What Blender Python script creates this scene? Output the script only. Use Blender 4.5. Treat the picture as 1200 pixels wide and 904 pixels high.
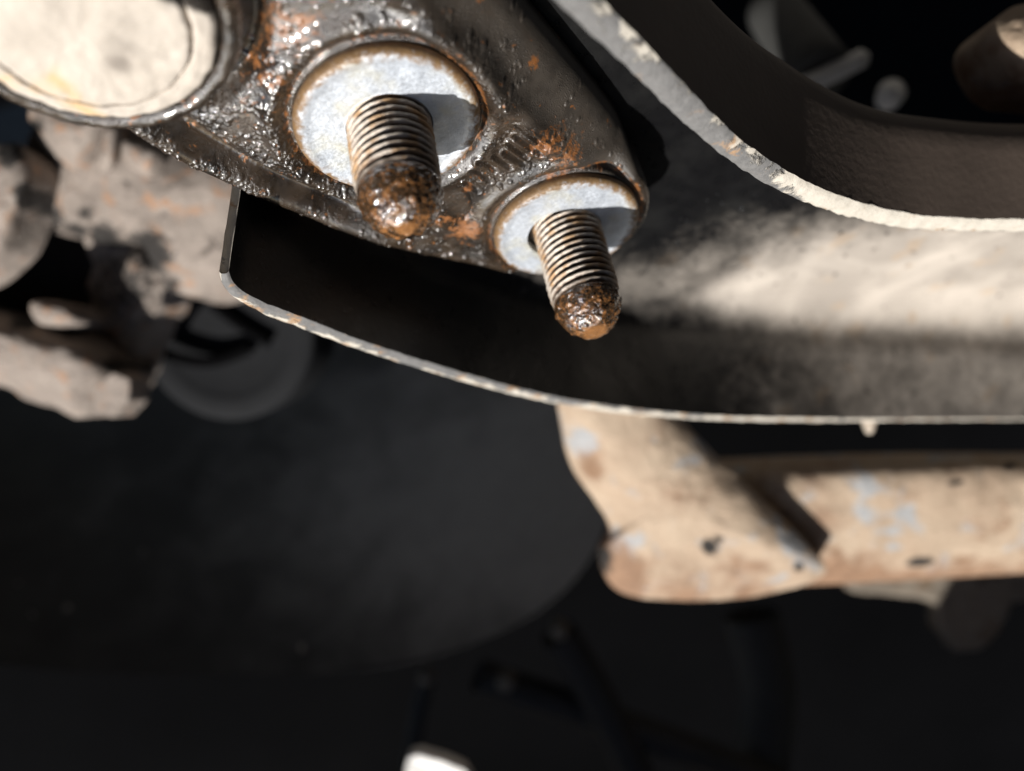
import bpy, bmesh, math, random
import numpy as np
from mathutils import Matrix, Vector, noise as mnoise

random.seed(7)
rng = np.random.default_rng(7)
for o in list(bpy.data.objects):
    bpy.data.objects.remove(o, do_unlink=True)
scene = bpy.context.scene
COL = scene.collection

# ------------------------------------------------------------------ frames
# shapes are laid out in millimetres in two handy frames: the mounting face of
# the ball joint (u, v along the face, h out of it) and the viewer's frame
F, CX, CY = 924.0, 600.0, 452.0
Nn = np.array([0.18689214, -0.87913655, 0.43839509])
P1 = np.array([-17.199, 36.048, -110.4016])
Uu = np.array([1., 0, 0]) - Nn[0] * Nn
Uu /= np.linalg.norm(Uu)
Vv = np.cross(Nn, Uu)
UP = np.array([-0.30, 0.0, 0.954])
UP /= np.linalg.norm(UP)
Wx = np.array([1., 0, 0]) - UP[0] * UP
Wx /= np.linalg.norm(Wx)
Wy = np.cross(UP, Wx)
RW = np.array([Wx, Wy, UP])
CAM = np.array([0., 0., 0.85])

def face(u, v, h):
    """points on the mounting face frame"""
    u, v, h = np.broadcast_arrays(np.asarray(u, float), np.asarray(v, float), np.asarray(h, float))
    return P1 + u[..., None] * Uu + v[..., None] * Vv + h[..., None] * Nn

def at(px, py, d):
    return np.array([(px - CX) / F * d, (CY - py) / F * d, -d])

def on(px, py, h=0.0):
    r = at(px, py, 1.0)
    X = r * ((Nn @ P1) + h) / (Nn @ r) - P1
    return np.array([X @ Uu, X @ Vv])

def world(P):
    return (np.asarray(P, float) * 0.001) @ RW.T + CAM

# ------------------------------------------------------------------ camera
cd = bpy.data.cameras.new('camera')
cam = bpy.data.objects.new('camera', cd)
COL.objects.link(cam)
M = Matrix.Identity(4)
for i in range(3):
    for j in range(3):
        M[i][j] = RW[i][j]
    M[i][3] = CAM[i]
cam.matrix_world = M
cd.sensor_fit = 'HORIZONTAL'
cd.sensor_width = 36.0
cd.lens = 36.0 * F / 1200.0
cd.clip_start = 0.005
cd.clip_end = 50.0
cd.dof.use_dof = True
cd.dof.focus_distance = 0.118
cd.dof.aperture_fstop = 9.0
scene.camera = cam

# ------------------------------------------------------------------ light
SUN_EL, SUN_D = math.radians(60), np.array([1.0, -0.14])
SUN_D = SUN_D / np.linalg.norm(SUN_D)
s_cam = math.sin(SUN_EL) * Nn - math.cos(SUN_EL) * (SUN_D[0] * Uu + SUN_D[1] * Vv)
s_w = Vector(RW @ s_cam).normalized()
w = bpy.data.worlds.new('World')
scene.world = w
w.use_nodes = True
nt = w.node_tree
nt.nodes.clear()
sky = nt.nodes.new('ShaderNodeTexSky')
sky.sky_type = 'NISHITA'
sky.sun_disc = False
sky.sun_elevation = math.asin(s_w.z)
sky.sun_rotation = math.atan2(s_w.x, s_w.y)
bg = nt.nodes.new('ShaderNodeBackground')
bg.inputs['Strength'].default_value = 0.07
wo = nt.nodes.new('ShaderNodeOutputWorld')
nt.links.new(sky.outputs[0], bg.inputs[0])
nt.links.new(bg.outputs[0], wo.inputs[0])
sl = bpy.data.lights.new('sun', 'SUN')
sl.energy = 5.0
sl.angle = math.radians(0.5)
sl.color = (1.0, 0.965, 0.915)
so = bpy.data.objects.new('sun', sl)
COL.objects.link(so)
so.rotation_euler = s_w.to_track_quat('Z', 'Y').to_euler()
so.location = Vector(CAM) + s_w * 2.0
vs = scene.view_settings
vs.view_transform = 'Standard'
vs.look = 'None'
vs.exposure = 0.42
vs.gamma = 1.0
vs.use_curve_mapping = False

# ------------------------------------------------------------------ materials
class Mat:
    def __init__(s, name):
        s.m = bpy.data.materials.new(name)
        s.m.use_nodes = True
        s.t = s.m.node_tree
        s.b = s.t.nodes['Principled BSDF']
        tc = s.t.nodes.new('ShaderNodeTexCoord')
        mp = s.t.nodes.new('ShaderNodeMapping')
        mp.inputs['Scale'].default_value = (1000, 1000, 1000)
        s.t.links.new(tc.outputs['Object'], mp.inputs[0])
        s.co = mp.outputs[0]
        s.bump_in = None
    def put(s, sock, v):
        if isinstance(v, bpy.types.NodeSocket):
            s.t.links.new(v, sock)
        elif isinstance(v, (tuple, list)) and len(v) == 3 and sock.type == 'RGBA':
            sock.default_value = (*v, 1)
        else:
            sock.default_value = v
    def set(s, **k):
        for a, v in k.items():
            s.put(s.b.inputs[a.replace('_', ' ')], v)
        return s
    def noise(s, scale, detail=4, rough=0.55, dist=0.0, off=0.0):
        n = s.t.nodes.new('ShaderNodeTexNoise')
        n.inputs['Scale'].default_value = scale
        n.inputs['Detail'].default_value = detail
        n.inputs['Roughness'].default_value = rough
        n.inputs['Distortion'].default_value = dist
        c = s.co
        if off:
            a = s.t.nodes.new('ShaderNodeVectorMath')
            a.inputs[1].default_value = (off, off * 1.7, -off)
            s.t.links.new(c, a.inputs[0])
            c = a.outputs[0]
        s.t.links.new(c, n.inputs['Vector'])
        return n.outputs[0]
    def voro(s, scale, feature='F1', rand=1.0):
        n = s.t.nodes.new('ShaderNodeTexVoronoi')
        n.feature = feature
        n.inputs['Scale'].default_value = scale
        n.inputs['Randomness'].default_value = rand
        s.t.links.new(s.co, n.inputs['Vector'])
        return n.outputs[0]
    def ramp(s, f, a, b, lo=0.0, hi=1.0):
        n = s.t.nodes.new('ShaderNodeMapRange')
        n.interpolation_type = 'SMOOTHSTEP'
        for k, v in zip(('Value', 'From Min', 'From Max', 'To Min', 'To Max'), (f, a, b, lo, hi)):
            s.put(n.inputs[k], v)
        return n.outputs[0]
    def math(s, op, a, b=0.0):
        n = s.t.nodes.new('ShaderNodeMath')
        n.operation = op
        s.put(n.inputs[0], a)
        s.put(n.inputs[1], b)
        return n.outputs[0]
    def mix(s, f, a, b):
        n = s.t.nodes.new('ShaderNodeMix')
        n.data_type = 'RGBA'
        s.put(n.inputs[0], f)
        s.put(n.inputs[6], a)
        s.put(n.inputs[7], b)
        return n.outputs[2]
    def mixf(s, f, a, b):
        n = s.t.nodes.new('ShaderNodeMix')
        s.put(n.inputs[0], f)
        s.put(n.inputs[2], a)
        s.put(n.inputs[3], b)
        return n.outputs[0]
    def attr(s, name):
        n = s.t.nodes.new('ShaderNodeAttribute')
        n.attribute_name = name
        return n.outputs['Fac']
    def bump(s, h, dist_mm, strength=1.0):
        n = s.t.nodes.new('ShaderNodeBump')
        n.inputs['Strength'].default_value = strength
        n.inputs['Distance'].default_value = dist_mm * 0.001
        s.t.links.new(h, n.inputs['Height'])
        if s.bump_in:
            s.t.links.new(s.bump_in, n.inputs['Normal'])
        s.bump_in = n.outputs[0]
        s.t.links.new(n.outputs[0], s.b.inputs['Normal'])
        return s

RUST = (0.30, 0.095, 0.022)
RUST_D = (0.10, 0.032, 0.012)
DUST = (0.50, 0.40, 0.31)

# greasy cast steel of the ball joint: oily dark coat, rust blooms, wet beads
m = Mat('oily_cast_steel')
rm = m.attr('rust')
n1 = m.noise(0.95, 6, 0.68, 0.4)
rust_f = m.ramp(m.math('ADD', m.math('MULTIPLY', rm, 0.42), n1), 0.74, 0.88)
dry = m.attr('dry')
base = m.mix(m.ramp(m.noise(0.22, 4), 0.35, 0.65), (0.012, 0.0085, 0.006), (0.042, 0.029, 0.019))
base = m.mix(m.ramp(m.noise(1.6, 3), 0.55, 0.8), base, (0.055, 0.036, 0.024))
base = m.mix(m.math('MULTIPLY', dry, m.ramp(m.noise(0.5, 4), 0.2, 0.7, 0.4, 1.0)), base, (0.062, 0.052, 0.042))
rc = m.mix(m.noise(1.1, 4), (0.085, 0.028, 0.009), (0.36, 0.14, 0.034))
rust_f = m.math('MAXIMUM', rust_f, m.ramp(m.math('ADD', m.noise(0.75, 5, 0.6, 0.3, off=17), m.math('MULTIPLY', m.math('SUBTRACT', 1.0, dry), 0.03)), 0.66, 0.72))
m.set(Base_Color=m.mix(rust_f, base, rc),
      Roughness=m.mixf(m.math('MAXIMUM', m.math('MULTIPLY', rust_f, 0.8), dry), m.ramp(m.noise(0.3, 3), 0.3, 0.7, 0.22, 0.40), 0.5),
      Specular_IOR_Level=0.95, Coat_Weight=m.mixf(dry, 1.0, 0.1), Coat_Roughness=0.08)
gr = m.attr('grain')
bh = m.math('MULTIPLY', m.noise(4.6, 4, 0.6), m.mixf(gr, 0.12, 1.0))
m.bump(bh, 0.15).bump(m.math('MULTIPLY', m.ramp(m.voro(2.5), 0.0, 0.40, 1, 0), gr), 0.14, 0.9)
OILY = m.m

# zinc-plated washers with a rusty rim band
m = Mat('zinc_plate')
rr = m.attr('rim')
rf = m.ramp(m.math('ADD', rr, m.math('MULTIPLY', m.math('SUBTRACT', m.noise(0.9, 5, 0.65), 0.5), 0.30)), 0.86, 0.98)
cl = m.mix(m.ramp(m.math('ADD', m.math('MULTIPLY', m.noise(0.28, 5, 0.7), 0.7), m.math('MULTIPLY', m.noise(2.4, 3, 0.7, off=4), 0.3)), 0.25, 0.75), (0.50, 0.54, 0.595), (0.80, 0.85, 0.92))
cl = m.mix(m.ramp(m.noise(0.16, 3, off=3), 0.5, 0.75), cl, (0.66, 0.65, 0.56))
cl = m.mix(rf, cl, m.mix(m.noise(1.4, 4), (0.07, 0.036, 0.016), (0.30, 0.185, 0.085)))
m.set(Base_Color=cl, Metallic=m.mixf(rf, 0.60, 0.05), Roughness=m.ramp(m.noise(2.5, 3), 0.3, 0.7, 0.38, 0.62))
m.bump(m.noise(3.2, 4, 0.65), 0.05).bump(m.noise(0.5, 3), 0.12)
ZINC = m.m

# stud threads: dusty brown steel on the crests, darker brown in the roots
m = Mat('thread_steel')
cr = m.attr('crest')
dirt = m.noise(0.35, 5, 0.6)
c0 = m.mix(dirt, (0.33, 0.265, 0.205), (0.66, 0.60, 0.53))
c0 = m.mix(m.ramp(m.noise(0.22, 3, off=5), 0.48, 0.62), c0, (0.40, 0.25, 0.13))
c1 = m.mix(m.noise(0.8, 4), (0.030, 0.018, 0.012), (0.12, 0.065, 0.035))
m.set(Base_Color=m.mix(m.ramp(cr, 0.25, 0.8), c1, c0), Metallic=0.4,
      Roughness=m.ramp(m.noise(1.3, 3), 0.3, 0.7, 0.32, 0.6))
m.bump(m.noise(2.4, 5, 0.65), 0.16)
THREAD = m.m

m = Mat('wet_rusty_grease')
a = m.ramp(m.noise(0.75, 5, 0.7, 0.4), 0.44, 0.66)
c = m.mix(a, (0.042, 0.024, 0.012), (0.26, 0.115, 0.040))
c = m.mix(m.ramp(m.noise(1.8, 4, 0.7, off=2), 0.58, 0.72), c, (0.36, 0.15, 0.045))
tp = m.attr('flat')
c = m.mix(tp, c, m.mix(m.noise(1.4, 4, 0.7), (0.10, 0.04, 0.013), (0.40, 0.19, 0.07)))
m.set(Base_Color=c, Roughness=m.ramp(m.noise(0.8, 3), 0.35, 0.65, 0.08, 0.22), Specular_IOR_Level=0.9, Coat_Weight=1.0, Coat_Roughness=0.05)
m.bump(m.noise(3.4, 4, 0.6), 0.12)
GREASE = m.m

# sun-bleached dust over the ball joint cap
m = Mat('dust_caked_cap')
c = m.mix(m.noise(0.13, 5, 0.6), (0.39, 0.34, 0.285), (0.58, 0.525, 0.46))
c = m.mix(m.ramp(m.noise(0.08, 4, 0.6, 0.5, off=4), 0.58, 0.75), c, (0.55, 0.37, 0.19))
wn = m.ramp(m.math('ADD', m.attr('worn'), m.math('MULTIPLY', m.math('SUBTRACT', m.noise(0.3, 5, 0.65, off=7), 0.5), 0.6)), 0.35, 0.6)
c = m.mix(m.ramp(m.attr('dark_mark'), 0.0, 1.0, 0.0, 0.75), c, (0.16, 0.135, 0.115))
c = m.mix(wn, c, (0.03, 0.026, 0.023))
m.set(Base_Color=c, Roughness=m.mixf(wn, 0.8, 0.25))
m.bump(m.noise(0.6, 6, 0.62), 0.18).bump(m.noise(0.1, 4), 0.7)
CAPM = m.m

# black painted pressed steel of the control arm, patched with road dust
m = Mat('black_painted_steel')
du = m.attr('dust')
dn = m.noise(0.11, 6, 0.62, 0.5)
fine = m.noise(0.55, 6, 0.7, 0.6, off=13)
df = m.ramp(m.math('ADD', m.math('ADD', du, m.math('MULTIPLY', m.math('SUBTRACT', dn, 0.5), 0.38)), m.math('MULTIPLY', m.math('SUBTRACT', fine, 0.5), 0.32)), 0.15, 0.85)
sp = m.ramp(m.noise(0.30, 4, 0.6, off=8), 0.62, 0.70)
dc = m.mix(m.ramp(m.noise(0.045, 4, 0.5, 0.4, off=2), 0.3, 0.7), (0.30, 0.265, 0.228), (0.50, 0.445, 0.385))
dc = m.mix(m.ramp(m.noise(0.12, 3, 0.5, off=12), 0.60, 0.70, 0.0, 0.45), dc, (0.40, 0.29, 0.19))
dc = m.mix(sp, dc, (0.12, 0.10, 0.085))
blk = m.mix(m.ramp(m.noise(0.07, 5, 0.6), 0.4, 0.7), (0.0045, 0.0045, 0.005), (0.0095, 0.0095, 0.0095))
m.set(Base_Color=m.mix(df, blk, dc), Roughness=m.mixf(df, m.ramp(m.noise(0.3, 4), 0.3, 0.7, 0.26, 0.36), 0.8),
      Specular_IOR_Level=0.5)
m.bump(m.noise(1.3, 5, 0.6), 0.06).bump(m.noise(0.12, 4), 0.22)
ARM = m.m

# worn rim of the pressed sheet: grey primer, chipped to pale dust, rust specks
m = Mat('chipped_sheet_edge')
ch = m.ramp(m.math('ADD', m.attr('chip'), m.noise(0.2, 6, 0.6, 0.4)), 0.93, 1.02)
c = m.mix(m.noise(0.9, 5, 0.65), (0.085, 0.085, 0.085), (0.22, 0.215, 0.21))
c2 = m.mix(m.noise(0.5, 5, 0.6), (0.40, 0.36, 0.30), (0.62, 0.58, 0.51))
c = m.mix(ch, c, c2)
c = m.mix(m.ramp(m.math('ADD', m.noise(0.28, 5, 0.6, off=6), m.attr('brown')), 0.60, 0.72), c, m.mix(m.noise(0.6, 4), (0.20, 0.105, 0.05), (0.48, 0.32, 0.19)))
m.set(Base_Color=c, Roughness=0.6)
m.bump(m.noise(2.0, 4, 0.6), 0.15).bump(ch, 0.25)
EDGE = m.m

# outer skin of the far flange: brown road film
m = Mat('brown_road_film')
m.set(Base_Color=m.mix(m.noise(0.09, 5, 0.6), (0.05, 0.036, 0.027), (0.10, 0.073, 0.057)), Roughness=0.75)
m.bump(m.noise(0.8, 4), 0.1)
FILM = m.m

def casting(name, ca, cb, rust, dark, scale=1.0, thr=0.56):
    m = Mat(name)
    c = m.mix(m.noise(0.075 * scale, 6, 0.62), ca, cb)
    c = m.mix(m.ramp(m.noise(0.10 * scale, 5, 0.6, 0.3, off=9), thr, thr + 0.1), c, rust)
    c = m.mix(m.ramp(m.noise(0.055 * scale, 5, 0.65, 0.5, off=21), thr + 0.02, thr + 0.12), c, dark)
    ry = m.ramp(m.math('ADD', m.attr('rusty'), m.math('MULTIPLY', m.math('SUBTRACT', m.noise(0.12 * scale, 6, 0.68, 0.6, off=41), 0.5), 1.6)), 0.25, 0.8)
    c = m.mix(ry, c, m.mix(m.noise(0.3 * scale, 4), (0.13, 0.07, 0.04), (0.33, 0.20, 0.12)))
    gm = m.ramp(m.math('ADD', m.attr('grime_shade'), m.math('MULTIPLY', m.math('SUBTRACT', m.noise(0.16 * scale, 5, 0.7, 0.8, off=31), 0.5), 1.3)), 0.25, 0.65)
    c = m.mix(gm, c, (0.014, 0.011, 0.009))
    m.set(Base_Color=c, Roughness=0.82)
    m.bump(m.noise(0.5 * scale, 6, 0.65), 0.5).bump(m.noise(0.12 * scale, 4), 1.2)
    return m.m
KNUCK = casting('dusty_iron_casting', (0.13, 0.104, 0.088), (0.36, 0.305, 0.26), (0.31, 0.185, 0.115), (0.07, 0.055, 0.045), 1.7)
BEAM = casting('mud_coated_steel', (0.25, 0.165, 0.105), (0.53, 0.425, 0.315), (0.33, 0.33, 0.33), (0.22, 0.13, 0.075), 0.75, 0.53)
TAB = casting('dull_mud', (0.10, 0.082, 0.062), (0.24, 0.20, 0.155), (0.13, 0.09, 0.055), (0.05, 0.04, 0.03))

def plain(name, col, col2, rough, sc=0.1, bmp=0.2, spec=0.4):
    m = Mat(name)
    m.set(Base_Color=m.mix(m.noise(sc, 5, 0.6), col, col2), Roughness=rough, Specular_IOR_Level=spec)
    m.bump(m.noise(sc * 5, 4), bmp)
    return m.m
RUBBER = plain('dark_rubber', (0.008, 0.0085, 0.0095), (0.015, 0.0155, 0.017), 0.8, spec=0.15)
m = Mat('dusty_light_graded_plastic')
pd = m.ramp(m.math('ADD', m.attr('dust'), m.math('MULTIPLY', m.math('SUBTRACT', m.noise(0.03, 6, 0.65, 0.5), 0.5), 0.9)), 0.0, 1.0)  # mask paints the brighter side of the shield into the base colour
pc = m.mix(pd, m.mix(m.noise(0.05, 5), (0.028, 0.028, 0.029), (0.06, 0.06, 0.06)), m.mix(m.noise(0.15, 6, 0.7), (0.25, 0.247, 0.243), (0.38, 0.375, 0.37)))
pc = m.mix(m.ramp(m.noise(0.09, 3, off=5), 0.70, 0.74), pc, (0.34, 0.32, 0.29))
m.set(Base_Color=pc, Roughness=0.85)
m.bump(m.noise(0.2, 4), 0.3)
PLASTIC = m.m
DARK = plain('dark_underbody', (0.001, 0.001, 0.0012), (0.0026, 0.0026, 0.003), 0.95, 0.02, spec=0.05)
BLOCKER = plain('sky_blocker_grey', (0.10, 0.095, 0.09), (0.17, 0.16, 0.15), 0.9, 0.02, spec=0.1)  # grey of the added shell, light enough to bounce some fill
DIM = plain('sooty_steel', (0.03, 0.029, 0.027), (0.06, 0.056, 0.052), 0.8, spec=0.2)
GREY = plain('dull_grey_steel', (0.04, 0.04, 0.038), (0.08, 0.08, 0.076), 0.8)
PALE = plain('pale_bolt_steel', (0.66, 0.66, 0.64), (0.8, 0.8, 0.78), 0.6)
WHITE = plain('white_plastic', (0.74, 0.72, 0.68), (0.82, 0.80, 0.77), 0.5)
BEADS = plain('water_bead', (0.010, 0.010, 0.010), (0.02, 0.02, 0.02), 0.06, bmp=0.0, spec=0.8)
MUD = plain('dried_mud', (0.34, 0.28, 0.22), (0.5, 0.43, 0.35), 0.85)

# ------------------------------------------------------------------ mesh helpers
def tag(o, label=None, cat=None, group=None, kind=None):
    for k, v in (('label', label), ('category', cat), ('group', group), ('kind', kind)):
        if v:
            o[k] = v
    return o

def thing(name, base, label, cat, group=None):
    o = bpy.data.objects.new(name, None)
    o.empty_display_size = 0.01
    COL.objects.link(o)
    o.location = world(base)
    return tag(o, label, cat, group)

def mesh(name, V, Fc, mat, parent=None, attrs=None, smooth=True, mats=None, mat_idx=None, origin=None, fix=False):
    V = np.asarray(V, float).reshape(-1, 3)
    W = world(V)
    org = world(origin) if origin is not None else W.mean(0)
    me = bpy.data.meshes.new(name)
    me.from_pydata((W - org).tolist(), [], [list(map(int, q)) for q in Fc])
    if fix:
        bm = bmesh.new()
        bm.from_mesh(me)
        bmesh.ops.recalc_face_normals(bm, faces=bm.faces)
        bm.to_mesh(me)
        bm.free()
    for k, a in (attrs or {}).items():
        at_ = me.attributes.new(k, 'FLOAT', 'POINT')
        at_.data.foreach_set('value', np.asarray(a, np.float32).ravel())
    for mm in (mats or [mat]):
        me.materials.append(mm)
    if mat_idx is not None:
        me.polygons.foreach_set('material_index', np.asarray(mat_idx, np.int32))
    me.polygons.foreach_set('use_smooth', [smooth] * len(me.polygons))
    me.update()
    o = bpy.data.objects.new(name, me)
    COL.objects.link(o)
    if parent is not None:
        o.parent = parent
        o.location = Vector(org) - parent.location
    else:
        o.location = org
    return o

def grid_faces(nu, nv, wrap=False):
    i, j = np.meshgrid(np.arange(nu - 1), np.arange(nv if wrap else nv - 1), indexing='ij')
    j2 = (j + 1) % nv
    return np.stack([i * nv + j, i * nv + j2, (i + 1) * nv + j2, (i + 1) * nv + j], -1).reshape(-1, 4)

def fbm(P, scale, octs=3, seed=0.0):
    P = np.asarray(P, float).reshape(-1, 3) * scale + seed
    return np.array([mnoise.fractal(Vector(p), 1.0, 2.0, octs) for p in P])

def catmull(pts, n=16, closed=False):
    P = np.asarray(pts, float)
    out = []
    m_ = len(P)
    for i in range(m_ if closed else m_ - 1):
        if closed:
            a, b, c, d = P[i - 1], P[i], P[(i + 1) % m_], P[(i + 2) % m_]
        else:
            a, b, c, d = P[max(i - 1, 0)], P[i], P[i + 1], P[min(i + 2, m_ - 1)]
        for k in range(n):
            t = k / n
            out.append(0.5 * ((2 * b) + (-a + c) * t + (2 * a - 5 * b + 4 * c - d) * t * t + (-a + 3 * b - 3 * c + d) * t ** 3))
    if not closed:
        out.append(P[-1])
    return np.array(out)

def lathe(name, prof, center, mat, parent=None, seg=96, attr_fn=None, wob=0.0, origin=None):
    """revolve (r, h) round the face normal at centre (u, v)"""
    prof = np.asarray(prof, float)
    th = np.linspace(0, 2 * np.pi, seg, endpoint=False)
    R, T = np.meshgrid(prof[:, 0], th, indexing='ij')
    H = np.repeat(prof[:, 1][:, None], seg, 1)
    P = face(center[0] + R * np.cos(T), center[1] + R * np.sin(T), H)
    if wob:
        d = fbm(P, 0.55, 4, 3.1).reshape(R.shape)
        P = P + (d * wob)[..., None] * Nn + (d * wob * 0.6)[..., None] * (np.cos(T)[..., None] * Uu + np.sin(T)[..., None] * Vv)
    at_ = attr_fn(R, T, H) if attr_fn else None
    return mesh(name, P, grid_faces(len(prof), seg, True), mat, parent, at_, origin=origin)

def tube_between(name, A, B, ra, rb, mat, parent=None, seg=24, caps=True, rows=6, bevel=0.12):
    A, B = np.asarray(A, float), np.asarray(B, float)
    ax = B - A
    L = np.linalg.norm(ax)
    ax = ax / L
    x = np.cross(ax, [0.3, 0.5, 0.81])
    x /= np.linalg.norm(x)
    y = np.cross(ax, x)
    ts = np.linspace(0, 1, rows)
    rr = ra + (rb - ra) * ts
    prof = [(0, 0), (rr[0] * (1 - bevel), 0), (rr[0], bevel * rr[0])] + [(r, t * L) for r, t in zip(rr[1:-1], ts[1:-1])] + [(rr[-1], L - bevel * rr[-1]), (rr[-1] * (1 - bevel), L), (0, L)]
    th = np.linspace(0, 2 * np.pi, seg, endpoint=False)
    V = [A + ax * h + r * (np.cos(t) * x + np.sin(t) * y) for r, h in prof for t in th]
    return mesh(name, V, grid_faces(len(prof), seg, True), mat, parent, fix=True)

def slab(pts, thick):
    """closed solid from an outline of (px, py, depth) points"""
    front = np.array([at(*p) for p in pts])
    back = front + np.array([0, 0, -thick])
    k = len(pts)
    V = np.vstack([front, back])
    Fc = [list(range(k))[::-1], [k + i for i in range(k)]] + [[i, (i + 1) % k, k + (i + 1) % k, k + i] for i in range(k)]
    return V, Fc

def join(parts):
    V, Fc, o = [], [], 0
    for v, f in parts:
        V.append(v)
        Fc += [[i + o for i in q] for q in f]
        o += len(v)
    return np.vstack(V), Fc

def block(c, sx, sy, sz, rz=0.0, tx=0.0, ty=0.0):
    V = np.array([(x, y, z) for x in (-1, 1) for y in (-1, 1) for z in (-1, 1)], float) * (np.array([sx, sy, sz]) / 2)
    R = np.array((Matrix.Rotation(rz, 3, 'Z') @ Matrix.Rotation(tx, 3, 'X') @ Matrix.Rotation(ty, 3, 'Y')))
    V = V @ R.T + np.asarray(c)
    return V, [[0, 1, 3, 2], [4, 6, 7, 5], [0, 4, 5, 1], [2, 3, 7, 6], [0, 2, 6, 4], [1, 5, 7, 3]]

def rough_solid(name, parts, mat, parent, voxel=0.9, smooth=6, disp=1.2, size=6.0, disp2=0.0):
    V, Fc = join(parts)
    o = mesh(name, V, Fc, mat, parent, fix=True)
    r = o.modifiers.new('remesh', 'REMESH')
    r.mode = 'VOXEL'
    r.voxel_size = voxel * 0.001
    r.use_smooth_shade = True
    s_ = o.modifiers.new('smooth', 'SMOOTH')
    s_.factor = 0.5
    s_.iterations = smooth
    for k, (st, sz) in enumerate(((disp, size), (disp2, size * 0.35))):
        if st:
            t = bpy.data.textures.new(name + '_relief', 'CLOUDS')
            t.noise_scale = sz * 0.001
            t.noise_depth = 3
            d_ = o.modifiers.new('relief', 'DISPLACE')
            d_.texture = t
            d_.texture_coords = 'LOCAL'
            d_.strength = st * 0.001
            d_.mid_level = 0.5
    return o

# ================================================================== setting
K = 1.9
q = [at(CX + sx * 600 * K, CY + sy * 452 * K, 640) for sx, sy in ((-1, 1), (1, 1), (1, -1), (-1, -1))]
nx = 24
g = np.array([[(q[0] * (1 - a) + q[1] * a) * (1 - b) + (q[3] * (1 - a) + q[2] * a) * b for b in np.linspace(0, 1, nx)] for a in np.linspace(0, 1, nx)])
g[..., 2] += fbm(g, 0.006, 3, 1.0).reshape(nx, nx) * 25
tag(mesh('underbody_panel', g, grid_faces(nx, nx), DARK, fix=False), kind='structure')

# added unseen shell, open round the sun: closes off most of the sky
cen = np.array([20.0, 20.0, -130.0])
nt_, np_ = 40, 80
LV, keepv = [], []
for i in range(nt_ + 1):
    for j in range(np_):
        a, b = math.pi * i / nt_, 2 * math.pi * j / np_
        d = np.array([math.sin(a) * math.cos(b), math.sin(a) * math.sin(b), math.cos(a)])
        LV.append(cen + d * np.array([520, 430, 480]))
        p = LV[-1]
        out = p[2] > -30 or abs(p[0] / -p[2]) > 700 / F or abs(p[1] / -p[2]) > 560 / F
        keepv.append((d @ s_cam) < 0.80 and out and d[2] > -0.88)
keepv = np.array(keepv)
LF = grid_faces(nt_ + 1, np_, True)
LF = LF[keepv[LF].all(1)]
used = np.unique(LF)
remap = -np.ones(len(LV), int)
remap[used] = np.arange(len(used))
o = mesh('sky_blocker', np.array(LV)[used], remap[LF], BLOCKER)
tag(o, kind='structure')

# ================================================================== control arm (pressed channel)
WEB = -13.0
low_px = [(268, 318, 10), (276, 334, 10), (300, 350, 10), (360, 374, 10), (430, 401, 10.5), (500, 424, 11), (560, 442, 11.5), (620, 458, 12.2), (680, 470, 13), (760, 481, 14), (850, 488, 15.5), (930, 490, 17), (1000, 491, 18), (1090, 491, 19.5), (1200, 491, 21), (1330, 491, 23)]
up_px = [(610, -48, 11), (650, 0, 11), (695, 42, 11), (740, 84, 11), (800, 143, 11), (845, 181, 11), (885, 208, 11), (925, 229, 11), (965, 245, 11), (1010, 258, 11), (1055, 266, 11.3), (1110, 270, 12), (1200, 271, 13), (1330, 266, 15)]

def dense(px, n):
    P = np.array([[*on(a, b, h), h] for a, b, h in px])
    C = catmull(P, 24)
    s = np.r_[0, np.cumsum(np.linalg.norm(np.diff(C, axis=0), axis=1))]
    t = np.linspace(0, s[-1], n)
    return np.stack([np.interp(t, s, C[:, k]) for k in range(3)], -1)
NS = 260
LO = dense(low_px, NS)
UPc = dense(up_px, NS)
# the plate end of the channel is cut square below the ball joint
TH = 3.4
def inward(C, sgn):
    t = np.gradient(C[:, :2], axis=0)
    t /= np.linalg.norm(t, axis=1)[:, None]
    return sgn * np.stack([-t[:, 1], t[:, 0]], -1)
inL, inU = inward(LO, 1), inward(UPc, -1)

def section(i):
    """inner skin of the channel at station i, from low lip to high lip, as (u, v, h)"""
    pts = []
    l, u = LO[i], UPc[i]
    a, b = inL[i], inU[i]
    web = WEB + 9.0 * max(0.0, (i / NS - 0.45)) / 0.55
    rl = float(np.interp(i, [0, 40, 110, 190], [5.0, 8.5, 9.0, 11.5]))
    ru = 5.0
    fl, fu = 2.6 + 6.0 * min(1, max(0, (i / NS - 0.35) / 0.4)), -5.0
    lf = l[:2] + a * fl
    uf = u[:2] + b * fu
    for t in np.linspace(0, 1, 9):
        h = l[2] + (web + rl - l[2]) * t
        pts.append([*(l[:2] + a * fl * t), h])
    for t in np.linspace(0, math.pi / 2, 11)[1:]:
        pts.append([*(lf + a * rl * (1 - math.cos(t))), web + rl * (1 - math.sin(t))])
    A = lf + a * rl
    B = uf + b * ru
    for t in np.linspace(0, 1, 26)[1:-1]:
        bulge = 1.8 * math.sin(math.pi * t) * min(1, max(0, i / NS - .35) * 4)
        pts.append([*(A + (B - A) * t), web + bulge])
    for t in np.linspace(math.pi / 2, 0, 9):
        pts.append([*(uf + b * ru * (1 - math.cos(t))), web + ru * (1 - math.sin(t))])
    for t in np.linspace(0, 1, 8)[1:]:
        h = web + ru + (u[2] - web - ru) * t
        pts.append([*(uf + (u[:2] - uf) * t), h])
    return np.array(pts)
SEC = np.array([section(i) for i in range(NS)])
nsec = SEC.shape[1]
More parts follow.
